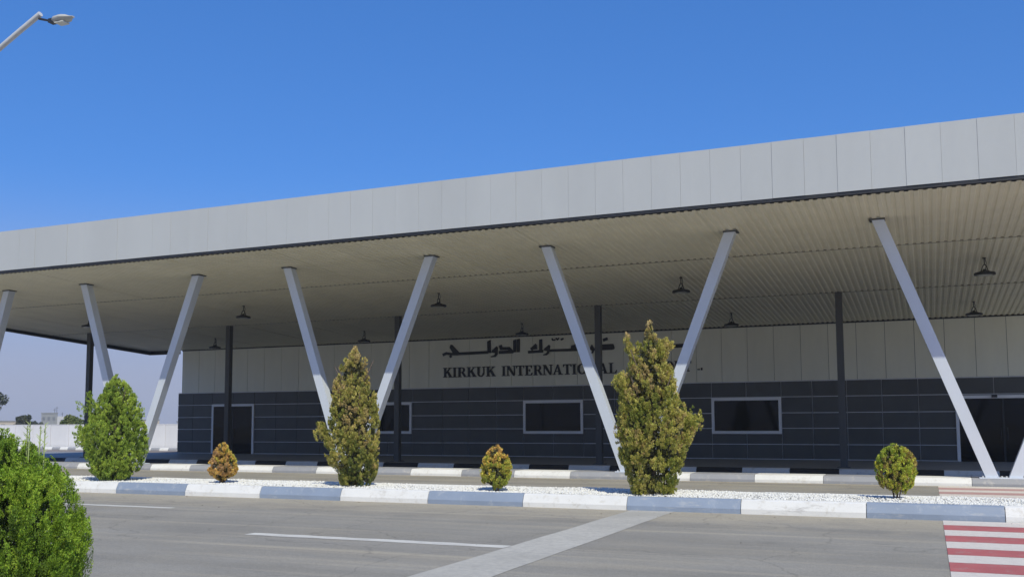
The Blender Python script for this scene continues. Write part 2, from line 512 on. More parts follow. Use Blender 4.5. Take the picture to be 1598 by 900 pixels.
# road markings (thin paint sheets 4 mm above the asphalt)
def marking(name, x0, x1, y0, y1, mat, label, jag=0.012, z=0.004, n=14, parent=None):
    b = MB(); r = random.Random(int(abs(x0 * 100 + y0 * 10)))
    if (x1 - x0) > (y1 - y0):
        lo = [(x0 + (x1 - x0) * i / n, y0 + r.uniform(-jag, jag), z) for i in range(n + 1)]
        hi = [(x0 + (x1 - x0) * i / n, y1 + r.uniform(-jag, jag), z) for i in range(n + 1)]
    else:
        lo = [(x1 + r.uniform(-jag, jag), y0 + (y1 - y0) * i / n, z) for i in range(n + 1)]
        hi = [(x0 + r.uniform(-jag, jag), y0 + (y1 - y0) * i / n, z) for i in range(n + 1)]
    for i in range(n):
        b.poly([lo[i], lo[i + 1], hi[i + 1], hi[i]])
    o = b.build(name, mat, parent, fix=False)
    if parent is None: tag(o, label, kind='structure')
    return o
marking('road_marking', -5.06, -4.25, 6.95, 17.19, M['mark_faded'], 'wide faded pale stop line running across the road to the kerb')
marking('road_marking', -9.2, -5.07, 11.46, 11.70, M['mark'], 'thin white lane line ending at the wide stop line', jag=0.02)
marking('road_marking', -16.6, -13.4, 14.46, 14.66, M['mark'], 'short white lane dash beside the near green shrub', jag=0.02)
# pedestrian crossing: red and white bars
M['red_faded'] = paint('faded_red_road_paint', (0.46, 0.27, 0.25), 0.8, 0.12, dirt=(0.40, 0.33, 0.30))
def crossing(label, y_edges, x0, x1, first_white=True, red='red'):
    b = MB(); b.poly([(x0, y_edges[-1], 0.003), (x1, y_edges[-1], 0.003), (x1, y_edges[0], 0.003), (x0, y_edges[0], 0.003)])
    root = tag(b.build('pedestrian_crossing', M['asphalt'], fix=False), label, kind='structure')
    for i in range(len(y_edges) - 1):
        w = (i % 2 == 0) == first_white
        marking('crossing_bar', x0, x1, y_edges[i + 1] + 0.004, y_edges[i] - 0.004, M['mark_cross'] if w else M[red], None, jag=0.008, z=0.007, parent=root)
    return root
ye = [17.18, 16.44, 15.70, 14.96, 14.22, 13.49, 12.83, 12.15, 11.42, 10.75, 10.05, 9.35, 8.65, 7.95, 7.25]
crossing('red and white striped pedestrian crossing on the near road', ye, 0.16, 4.8)
crossing('faded red and white crossing beyond the median', [26.3 - 0.72 * i for i in range(10)], 0.17, 4.8, red='red_faded')

# ================================================================== TERMINAL BUILDING
W = 42.6
FY = 23.3
XE, XR_B, XR_W = -41.2, 7.6, 5.3
def soz(y): return 5.79 - 0.055 * (y - W)
bldg = thing('terminal_building', 'long low airport terminal with a pale deep roof fascia, cream canopy and slate wall', 'terminal', (-14.0, W, 0))
def P(o):                       # parent keeping world coordinates
    o.parent = bldg
    o.matrix_parent_inverse = Matrix.Translation(-Vector((-14.0, W, 0)))
    return o
# roof body
b = MB()
b.prism([(FY + 0.020, 6.97), (FY + 0.020, 8.28), (W + 30, 8.28), (W + 30, 7.2), (W + 0.3, 6.2), (W, soz(W) + 0.1)], 'x', XE + 0.12, XR_B)
roof = P(b.build('roof', M['roof']))
# fascia panels
pw = 0.7445
x = 1.994 - pw * 58
fp = MB(); fp.box(0.002, pw - 0.002, 0.0, 0.016, 6.94, 8.32)
# folded top lip and small return
fp.box(0.006, pw - 0.006, 0.017, 0.2, 8.285, 8.319)
fpm = fp.mesh('fascia_panel', M['fascia'])
rr = random.Random(3)
while x < XR_B:
    if x > XE - 0.2:
        o = link(bpy.data.objects.new('fascia_panel', fpm), roof)
        o.location = (x, FY + rr.uniform(0, 0.0008), 0)
        o.rotation_euler = (rr.uniform(-0.001, 0.001), 0, rr.uniform(-0.0006, 0.0006))
    x += pw
b = MB()
b.box(XE - 0.05, XR_B, FY + 0.02, FY + 0.14, 6.86, 6.936)
link_o = b.build('fascia_trim', M['trim'], roof)
# left end: side fascia (outside) and dark end trim hanging just below the soffit
b = MB()
pts = [(FY + 0.15, soz(FY) - 0.12), (W + 0.02, soz(W) - 0.2), (W + 0.02, 7.9), (FY + 0.15, 8.3)]
b.prism(pts, 'x', XE - 0.02, XE + 0.1)
b.build('end_trim', M['trim'], roof)
b = MB(); b.box(XE + 0.1, -38.95, W - 0.10, W + 0.02, soz(W) - 0.2, 7.0)
b.build('end_trim', M['trim'], roof)
# ribbed soffit sheets in three strips
bands = [(FY + 0.15, 28.875), (28.905, 35.695), (35.725, W - 0.01)]
rib = 0.2
for bi, (ya, yb) in enumerate(bands):
    sb = MB()
    za, zb = soz(ya), soz(yb)
    zs = [(0.0, 0.0), (0.085, 0.0), (0.112, 0.03), (0.173, 0.03), (0.2, 0.0)]
    for k in range(5):
        for (xa, ha), (xb, hb) in zip(zs[:-1], zs[1:]):
            X0, X1 = k * rib + xa, k * rib + xb
            sb.poly([(X0, ya, za + ha), (X0, yb, zb + ha), (X1, yb, zb + hb), (X1, ya, za + hb)])
    sm = sb.mesh('soffit_sheet', M['soffit'], fix=False)
    x = XE + 0.1
    while x < XR_B - 0.5:
        o = link(bpy.data.objects.new('soffit_sheet', sm), roof)
        o.location = (x, 0, rr.uniform(-0.004, 0.004))
        x += 1.0
# dark purlin lines seen in the seams between strips
for y in (28.89, 35.71):
    b = MB(); b.box(XE + 0.1, XR_B, y - 0.022, y + 0.022, soz(y) - 0.006, soz(y) + 0.12)
    b.build('seam_strip', M['seam'], roof)
b = MB(); b.box(-38.8, XR_B, W - 0.035, W - 0.005, soz(W) - 0.05, soz(W) + 0.02)
b.build('seam_strip', M['trim'], roof)

# walls: one backing volume
b = MB()
b.box(-38.78, XR_W, W + 0.06, W + 30, -0.3, soz(W) + 0.25)
wall = P(b.build('wall', M['joint_dark']))
# upper pale panels
lx = [0.74 + 1.127 * k for k in range(-36, 5)]
lx = [v for v in lx if v > -38.2]
lx = [-38.78] + lx
pal = {}
for a, c in zip(lx[:-1], lx[1:]):
    w = round(c - a, 3)
    if w not in pal:
        q = MB(); q.box(0.008, w - 0.008, 0, 0.05, 3.372, soz(W) + 0.03)
        pal[w] = q.mesh('wall_panel', M['light_panel'])
    o = link(bpy.data.objects.new('wall_panel', pal[w]), wall)
    o.location = (a, W + rr.uniform(0, 0.006), 0)
# cap strip between pale and dark
b = MB(); b.box(-38.98, XR_W, W - 0.03, W + 0.05, 3.345, 3.368)
b.build('wall_trim', M['joint_light'], wall)
# slate cladding: backing of aluminium rails, panels in front
b = MB(); b.box(-38.98, XR_W, W + 0.012, W + 0.058, 0.0, 3.343)
b.build('cladding_rail', M['joint_light'], wall)
rows = [0.02, 0.645, 1.33, 1.99, 2.675, 3.343]
dx = [-39.0, -37.92, -36.55, -35.1, -33.67, -32.25, -30.87, -29.41, -28.03, -26.65, -25.27, -23.88, -22.15, -20.70, -19.2, -17.78, -16.27, -14.76,
      -13.25, -11.75, -10.25, -8.76, -7.25, -5.76, -4.48, -3.09, -1.71, -0.32, 1.04, 2.45, 3.85, 5.3]
openings = [(-36.55, -33.67, 0.0, 2.70), (-26.9, -23.88, 1.10, 2.66), (-17.78, -14.76, 1.10, 2.66), (-8.76, -5.76, 1.10, 2.66), (1.04, 4.7, 0.0, 2.62)]
for ri in range(5):
    for a, c in zip(dx[:-1], dx[1:]):
        z0, z1 = rows[ri], rows[ri + 1]
        segs = [(a, c, z0, z1)]
        for (oa, oc, oz0, oz1) in openings:
            new = []
            for (s0, s1, t0, t1) in segs:
                if s1 <= oa + 0.02 or s0 >= oc - 0.02 or t1 <= oz0 + 0.02 or t0 >= oz1 - 0.02:
                    new.append((s0, s1, t0, t1)); continue
                if t0 < oz0 - 0.03: new.append((s0, s1, t0, oz0))
                if t1 > oz1 + 0.03: new.append((s0, s1, oz1, t1))
                m0, m1 = max(t0, oz0), min(t1, oz1)
                if s0 < oa - 0.05: new.append((s0, oa, m0, m1))
                if s1 > oc + 0.05: new.append((oc, s1, m0, m1))
            segs = new
        for (s0, s1, t0, t1) in segs:
            gx = 0.011
            q = MB(); q.box(s0 + gx, s1 - gx, 0, 0.03, t0 + 0.017, t1 - 0.017)
            o = q.build('cladding_panel', M['dark_panel'], wall)
            o.location = (0, W - 0.02 + rr.uniform(0, 0.006), 0)
            o.rotation_euler = (0, 0, 0)
# windows and doors
def framed(name, x0, x1, z0, z1, t, door=False, label=None, mull=()):
    b = MB()
    y0, y1 = W - 0.075, W + 0.05
    b.box(x0, x1, y0, y1, z1 - t, z1)
    zb = z0 if door else z0 + t
    b.box(x0, x0 + t, y0, y1, zb, z1 - t - 0.001)
    b.box(x1 - t, x1, y0, y1, zb, z1 - t - 0.001)
    if not door: b.box(x0, x1, y0, y1, z0, z0 + t - 0.001)
    o = P(b.build(name, M['frame']))
    if label: o['label'] = label
    edges = [x0 + t] + list(mull) + [x1 - t]
    for a, c in zip(edges[:-1], edges[1:]):
        q = MB(); q.box(a + 0.002, c - 0.002, W - 0.045, W - 0.03, zb + 0.002, z1 - t - 0.002)
        q.build('pane', M['glass'], o)
    for mx in mull:
        q = MB(); q.box(mx - 0.03, mx + 0.03, W - 0.06, W - 0.01, zb + 0.003, z1 - t - 0.003)
        q.build('mullion', M['black'], o)
    # handles on door leaves
    if door:
        for mx in mull[::2]:
            for s in (-0.12, 0.12):
                q = MB(); q.tube([(mx + s, W - 0.12, 0.85), (mx + s, W - 0.12, 1.35)], [0.016] * 2, 8)
                q.box(mx + s - 0.012, mx + s + 0.012, W - 0.12, W - 0.045, 0.90, 0.92)
                q.box(mx + s - 0.012, mx + s + 0.012, W - 0.12, W - 0.045, 1.28, 1.30)
                q.build('handle', M['black'], o)
    return o
framed('door', -36.55, -33.67, 0.0, 2.70, 0.12, True, 'white framed dark door near the left end of the slate wall', mull=(-35.1,))
framed('window', -26.9, -23.88, 1.10, 2.66, 0.12)
framed('window', -17.78, -14.76, 1.10, 2.66, 0.12)
framed('window', -8.76, -5.76, 1.10, 2.66, 0.12)
framed('door', 1.04, 4.7, 0.0, 2.62, 0.12, True, 'wide dark glass entrance in a white frame', mull=(2.75,))
# a small sensor box above the entrance
b = MB(); b.box(2.35, 2.55, W - 0.18, W - 0.076, 2.53, 2.64); P(b.build('door_sensor', M['black']))

# straight dark columns on the platform
for x in (-38.45, -29.75, -20.72, -11.72, -2.75, 6.2):
    b = MB(); y = 35.71
    b.box(x - 0.115, x + 0.115, y - 0.115, y + 0.115, 0.03, soz(y) + 0.01)
    c = P(b.build('column', M['column']))
    q = MB(); q.box(x - 0.22, x + 0.22, y - 0.22, y + 0.22, 0.0, 0.028)
    q.build('base_plate', M['column'], c)

# slanted V columns: legs carried on a base plate of the kerb island
def beam(b, p0, p1, wx, wy):
    """square tube from p0 to p1, cut level at both ends"""
    n = len(b.v)
    for p in (p0, p1):
        b.v += [(p[0] - wx, p[1] - wy, p[2]), (p[0] + wx, p[1] - wy, p[2]), (p[0] + wx, p[1] + wy, p[2]), (p[0] - wx, p[1] + wy, p[2])]
    for q in ((0, 3, 2, 1), (4, 5, 6, 7), (0, 1, 5, 4), (1, 2, 6, 5), (2, 3, 7, 6), (3, 0, 4, 7)):
        b.f.append(tuple(n + i for i in q)); b.m.append(0)
VS = [(1.66, 26.62, -0.99, 4.4), (-7.68, 26.62, -10.0, -4.68), (-17.15, 26.62, -19.1, -13.8), (-26.4, 26.62, -28.08, -22.87), (-35.3, 26.62, -37.3, -32.02)]
for (xb, yb, xl, xr) in VS:
    b = MB(); b.box(xb - 0.55, xb + 0.55, yb - 0.2, yb + 0.25, 0.195, 0.225)
    vc = P(b.build('v_column', M['v_paint']))
    b = MB()
    for s in (-0.47, -0.05, 0.05, 0.47):
        b.lathe([(0.02, 0.225), (0.02, 0.26)], 8, (xb + s, yb - 0.17, 0))
    b.build('bolt', M['steel'], vc)
    yt = 25.8
    for s, xt in ((-1, xl), (1, xr)):
        q = MB()
        beam(q, (xb + s * 0.26, yb, 0.226), (xt, yt, soz(yt) + 0.02), 0.148, 0.14)
        q.build('leg', M['v_paint'], vc)
        q = MB(); q.box(xt - 0.19, xt + 0.19, yt - 0.17, yt + 0.17, soz(yt) - 0.035, soz(yt) + 0.0)
        q.build('top_plate', M['column'], vc)

# ================================================================== SIGNS (raised black letters on the pale wall)
SY = W - 0.004
def seg_poly(p, q, w):
    d = Vector((q[0] - p[0], q[1] - p[1])); d.normalize(); nn = Vector((-d.y, d.x)) * w / 2; e = d * w * 0.25
    return [(p[0] - e.x + nn.x, p[1] - e.y + nn.y), (p[0] - e.x - nn.x, p[1] - e.y - nn.y), (q[0] + e.x - nn.x, q[1] + e.y - nn.y), (q[0] + e.x + nn.x, q[1] + e.y + nn.y)]
def arc(cx, cz, rx, rz, a0, a1, tx, tz, n=8):
    """thick elliptical band as quads"""
    out = []
    for i in range(n):
        A, B = (math.radians(a0 + (a1 - a0) * (i + k) / n) for k in (0, 1))
        o = lambda a, r, t: (cx + (r[0] - t * tx) * math.cos(a), cz + (r[1] - t * tz) * math.sin(a))
        out.append([o(A, (rx, rz), 0), o(B, (rx, rz), 0), o(B, (rx, rz), 1), o(A, (rx, rz), 1)])
    return out
T, t_, S = 0.21, 0.09, 0.07
def R_(x0, x1, z0, z1): return [(x0, z0), (x1, z0), (x1, z1), (x0, z1)]
GLYPH = {
 'I': (0.50, [R_(.14, .14 + T, S, 1 - S), R_(.04, .46, 0, S), R_(.04, .46, 1 - S, 1)]),
 'K': (0.98, [R_(.14, .14 + T, S, 1 - S), R_(.04, .45, 0, S), R_(.04, .45, 1 - S, 1), [(.35, .38), (.35, .52), (.70, .95), (.82, .95)], [(.42, .56), (.58, .66), (.95, .05), (.68, .05)], R_(.58, .92, 1 - S, 1), R_(.60, 1.0, 0, S)]),
 'R': (0.95, [R_(.14, .14 + T, S, 1 - S), R_(.04, .45, 0, S), R_(.04, .36, 1 - S, 1), R_(.36, .5, .92, 1), R_(.36, .5, .45, .53)] + arc(.5, .725, .30, .275, -90, 90, .19, .09) + [[(.45, .46), (.66, .48), (.92, .05), (.70, .05)], R_(.70, .98, 0, S)]),
 'U': (0.95, [R_(.13, .13 + T, .35, 1 - S), R_(.03, .44, 1 - S, 1), R_(.71, .71 + .10, .35, 1 - S), R_(.60, .93, 1 - S, 1)] + arc(.47, .36, .34, .37, 180, 360, .16, .10)),
 'N': (1.0, [R_(.12, .12 + .10, S, .9), R_(.02, .36, 0, S), R_(.78, .78 + .10, .1, 1 - S), R_(.66, .99, 1 - S, 1), [(.02, 1), (.34, 1), (.88, .0), (.72, .0)]]),
 'T': (0.86, [R_(.325, .325 + T, S, 1 - S), R_(.20, .66, 0, S), R_(.03, .83, 1 - .085, 1), [(.03, .74), (.08, .74), (.14, .92), (.03, .92)], [(.83, .74), (.78, .74), (.72, .92), (.83, .92)]]),
 'E': (0.86, [R_(.14, .14 + T, S, 1 - S), R_(.04, .74, 0, .085), R_(.04, .74, .915, 1), R_(.35, .56, .46, .54), R_(.51, .56, .38, .62), [(.74, .72), (.70, .72), (.62, .92), (.74, .92)], [(.79, .28), (.75, .28), (.64, .08), (.76, .08)]]),
 'A': (1.0, [[(.10, .05), (.19, .05), (.50, .86), (.44, .96)], [(.60, .05), (.86, .05), (.56, 1.0), (.42, 1.0)], R_(.26, .64, .29, .37), R_(.01, .32, 0, S), R_(.55, .99, 0, S)]),
 'L': (0.82, [R_(.14, .14 + T, S, 1 - S), R_(.04, .46, 1 - S, 1), R_(.04, .74, 0, .085), [(.80, .32), (.75, .32), (.62, .08), (.76, .08)]]),
 'O': (1.0, arc(.5, .5, .46, .515, 0, 360, .22, .09, 20)),
 'P': (0.88, [R_(.14, .14 + T, S, 1 - S), R_(.04, .46, 0, S), R_(.04, .36, 1 - S, 1), R_(.36, .5, .92, 1), R_(.36, .5, .43, .51)] + arc(.5, .715, .32, .285, -90, 90, .20, .09)),
}
def extrude_polys(polys, depth=0.05):
    b = MB()
    for i, p in enumerate(polys):
        b.prism(p, 'y', -depth - 0.0012 * (i % 9), 0.0)
    return b
sign = thing('terminal_sign', 'raised black serif capitals reading KIRKUK INTERNATIONAL AIRPORT on the pale wall', 'sign', (-15.85, SY, 3.87))
hL = 0.485
for word, xa, xb in (('KIRKUK', -22.13, -19.24), ('INTERNATIONAL', -18.93, -13.08), ('AIRPORT', -12.3, -9.62)):
    tot = sum(GLYPH[ch][0] for ch in word)
    k = (xb - xa) / tot
    x = xa
    for ch in word:
        adv, polys = GLYPH[ch]
        o = extrude_polys([[(px_ * k, pz_ * hL) for px_, pz_ in p] for p in polys]).build('letter', M['sign'], sign)
        o.location = (x + 15.85, 0, 0)
        x += adv * k
b = MB(); b.box(-9.36 + 15.85, -9.24 + 15.85, -0.03, 0, 0.05, 0.1); b.box(-9.2 + 15.85, -9.13 + 15.85, -0.03, 0, 0.04, 0.15)
b.build('small_mark', M['sign'], sign)

AR = [('p', 0, [(-21.74, 5.35), (-21.69, 5.5), (-21.61, 5.49), (-21.2, 5.08), (-21.2, 5.0), (-21.52, 5.01), (-21.62, 5.16)]), ('s', 0.13, [(-22.1, 5.01), (-21.93, 5.07), (-21.66, 5.03), (-21.32, 5.02)]), ('p', 0, [(-21.69, 4.98), (-21.61, 4.91), (-21.69, 4.84), (-21.78, 4.92)]), ('s', 0.14, [(-21.25, 5.03), (-19.67, 5.05)]), ('p', 0, [(-19.67, 5.59), (-19.5, 5.65), (-19.49, 5.02), (-19.67, 5.01)]), ('p', 0, [(-19.18, 5.33), (-19.12, 5.27), (-19.13, 4.93), (-19.24, 4.81), (-19.47, 4.8), (-19.49, 4.85), (-19.31, 4.9), (-19.24, 4.99), (-19.46, 5.04), (-19.41, 5.15)]), ('s', 0.15, [(-18.97, 5.34), (-18.93, 5.21), (-18.53, 5.2), (-18.36, 5.05)]), ('s', 0.15, [(-19.02, 5.03), (-18.34, 5.04)]), ('p', 0, [(-18.29, 5.59), (-18.15, 5.63), (-18.15, 5.01), (-18.3, 5.01)]), ('p', 0, [(-18.11, 5.63), (-17.95, 5.65), (-17.96, 5.01), (-18.11, 5.01)]), ('s', 0.13, [(-17.49, 4.99), (-16.78, 5.01)]), ('s', 0.14, [(-17.34, 5.13), (-17.11, 5.31)]), ('s', 0.12, [(-17.25, 5.16), (-17.08, 5.17)]), ('p', 0, [(-16.94, 5.57), (-16.79, 5.59), (-16.79, 5.0), (-16.94, 5.0)]), ('p', 0, [(-16.44, 5.31), (-16.38, 5.24), (-16.44, 4.9), (-16.57, 4.81), (-16.74, 4.81), (-16.74, 4.85), (-16.58, 4.91), (-16.53, 5.0), (-16.72, 5.05), (-16.67, 5.14)]), ('s', 0.12, [(-16.44, 5.03), (-14.92, 5.02)]), ('p', 0, [(-15.09, 5.36), (-15.0, 5.25), (-14.92, 5.01), (-15.34, 5.08), (-15.31, 5.23), (-15.13, 5.26)]), ('s', 0.06, [(-16.28, 5.59), (-16.25, 5.52), (-16.13, 5.53)]), ('s', 0.06, [(-16.08, 5.6), (-16.01, 5.53), (-15.94, 5.6)]), ('s', 0.08, [(-15.82, 5.53), (-15.72, 5.57)]), ('p', 0, [(-14.38, 5.12), (-14.29, 5.24), (-14.19, 5.08), (-14.18, 5.0), (-14.23, 4.83), (-14.33, 4.83), (-14.27, 4.94), (-14.37, 5.0)]), ('s', 0.12, [(-14.2, 5.01), (-13.32, 5.02)]), ('s', 0.13, [(-13.88, 5.16), (-13.29, 5.17), (-13.25, 5.04), (-14.09, 5.02)]), ('s', 0.13, [(-13.71, 5.43), (-13.55, 5.48)]), ('s', 0.14, [(-11.7, 5.21), (-11.69, 4.97), (-11.79, 4.75)]), ('p', 0, [(-11.57, 5.6), (-11.49, 5.63), (-11.49, 4.99), (-11.56, 4.98)]), ('s', 0.14, [(-11.42, 5.02), (-10.91, 5.02)]), ('s', 0.14, [(-11.36, 5.03), (-11.29, 5.24), (-11.11, 5.21), (-11.08, 5.03)]), ('p', 0, [(-11.56, 5.61), (-11.49, 5.64), (-11.48, 5.04), (-11.55, 5.03)]), ('s', 0.15, [(-10.93, 5.02), (-10.84, 5.21), (-10.71, 5.17), (-10.69, 4.99)]), ('s', 0.17, [(-11.16, 5.01), (-9.87, 5.04)])]
asign = thing('arabic_sign', 'raised black Arabic lettering above the English airport name', 'sign', (-15.85, SY, 5.0))
words = {'word': [(-22.5, -17.8), (-17.6, -13.1), (-13.05, -9.5)]}
for lo, hi in words['word']:
    polys = []
    for kind, w, pts in AR:
        cx = sum(p[0] for p in pts) / len(pts)
        if not (lo <= cx < hi): continue
        q = [(p[0] + 15.85, p[1] - 5.0) for p in pts]
        if kind == 'p': polys.append(q)
        else:
            for a, c in zip(q[:-1], q[1:]): polys.append(seg_poly(a, c, w))
    extrude_polys(polys).build('lettering', M['sign'], asign)

# ================================================================== HANGING LIGHTS
def pendant(loc, label, rz):
    t = thing('hanging_light', label, 'lamp', loc, rz, 'round lights hanging under the canopy')
    b = MB()
    b.lathe([(0.05, -0.39), (0.13, -0.395), (0.16, -0.425), (0.275, -0.44), (0.295, -0.46), (0.295, -0.51), (0.26, -0.52)], 24)
    for k in range(12):                                  # cooling fins
        a = k * math.pi / 6
        b.tube([(0.08 * math.cos(a), 0.08 * math.sin(a), -0.40), (0.22 * math.cos(a), 0.22 * math.sin(a), -0.438)], [0.012, 0.010], 4)
    h = b.build('housing', M['black'], t); smooth_by_angle(h, 35)
    b = MB(); b.lathe([(0.22, -0.521), (0.18, -0.53)], 24); b.build('lens', M['lens'], t)
    b = MB()
    b.lathe([(0.055, 0.0), (0.055, -0.02)], 12)
    b.tube([(0, 0, 0.03), (0, 0, -0.2)], [0.017, 0.017], 8); b.build('hook', M['black'], t)
    b = MB()
    b.tube([(0, 0, -0.19), (-0.05, 0, -0.25), (-0.10, 0, -0.41)], [0.016] * 3, 6)
    b.tube([(0, 0, -0.19), (0.05, 0, -0.25), (0.10, 0, -0.41)], [0.016] * 3, 6)
    b.build('bracket', M['black'], t)
    b = MB()
    b.tube([(0.02, 0.02, 0.0), (0.05, 0.04, -0.14), (0.035, 0.03, -0.27), (0.0, 0.0, -0.41)], [0.011] * 4, 6)
    b.lathe([(0.05, -0.34), (0.06, -0.41)], 10); b.build('cable', M['black'], t)
rp = random.Random(9)
PX = [1.71, -7.38, -16.48, -25.43, -33.89]
fr = ['front-row hanging disc light above the wide glass entrance at the right',
      'front-row hanging disc light just left of the column leg above the tallest conifer',
      'hanging disc light in the front row just above the KIRKUK lettering',
      'hanging disc light in the front row right above the white framed door',
      'hanging disc light in the front row near the open left end of the canopy']
bk = ['hanging disc light close to the pale wall above the wide entrance',
      'hanging disc light close to the pale wall, right of the tallest conifer top',
      'hanging disc light close to the pale wall just above the Arabic lettering',
      'hanging disc light close to the wall directly behind the pointed olive tree top',
      'hanging disc light close to the left corner of the pale wall']
for x, l in zip(PX, fr): pendant((x, 31.35, soz(31.35)), l, rp.uniform(-0.5, 0.5))
for x, l in zip([1.71, -7.15, -16.34, -24.49, -33.4], bk): pendant((x, 39.0, soz(39.0)), l, rp.uniform(-0.5, 0.5))

# ================================================================== STREET LAMP
lp = thing('street_lamp', 'tall pale steel street lamp with a bent arm and small lamp head', 'street lamp', (-26.3, 18.4, 0.21))
b = MB()
b.lathe([(0.13, 0.0), (0.12, 1.0), (0.075, 9.4)], 14)
b.box(-0.2, 0.2, -0.2, 0.2, 0.0, 0.03)
o = b.build('pole', M['steel'], lp); smooth_by_angle(o)
b = MB()
arm = [(0, 0, 9.35), (0.03, 0, 9.9), (0.35, 0, 10.45), (1.0, 0, 11.05), (1.9, 0, 11.6), (2.75, 0, 12.0), (3.5, 0, 12.36), (4.22, 0, 12.69)]
b.tube(arm, [0.072, 0.072, 0.072, 0.072, 0.072, 0.072, 0.072, 0.074], 12)
o = b.build('arm', M['steel'], lp); smooth_by_angle(o)
b = MB()
b.tube([(4.18, 0, 12.56), (4.55, 0, 12.44), (4.72, 0, 12.40)], [0.035, 0.03, 0.045], 8)
b.box(4.62, 4.80, -0.09, 0.09, 12.34, 12.45)
b.build('bracket', M['trim'], lp)
b = MB()
hp = [(4.76, 0.10, 12.34, 12.47), (4.86, 0.17, 12.30, 12.50), (5.08, 0.19, 12.285, 12.51), (5.25, 0.16, 12.31, 12.475), (5.36, 0.08, 12.36, 12.43), (5.46, 0.05, 12.375, 12.415)]
rings = []
for (hx, hw, z0, z1) in hp:
    n0 = len(b.v); zm = (z0 + z1) / 2
    for k in range(12):
        a = 2 * math.pi * k / 12
        b.v.append((hx, hw * math.cos(a), zm + (z1 - z0) / 2 * math.sin(a)))
    rings.append(n0)
for r0, r1 in zip(rings[:-1], rings[1:]):
    for k in range(12):
        j = (k + 1) % 12
        b.f.append((r0 + k, r0 + j, r1 + j, r1 + k)); b.m.append(0)
b.f.append(tuple(rings[0] + k for k in range(12))); b.m.append(0)
b.f.append(tuple(rings[-1] + k for k in range(12))); b.m.append(0)
o = b.build('lamp_head', M['lamp_shell'], lp); smooth_by_angle(o)
b = MB(); b.box(4.9, 5.2, -0.12, 0.12, 12.27, 12.30); b.build('lens', M['lens'], lp)

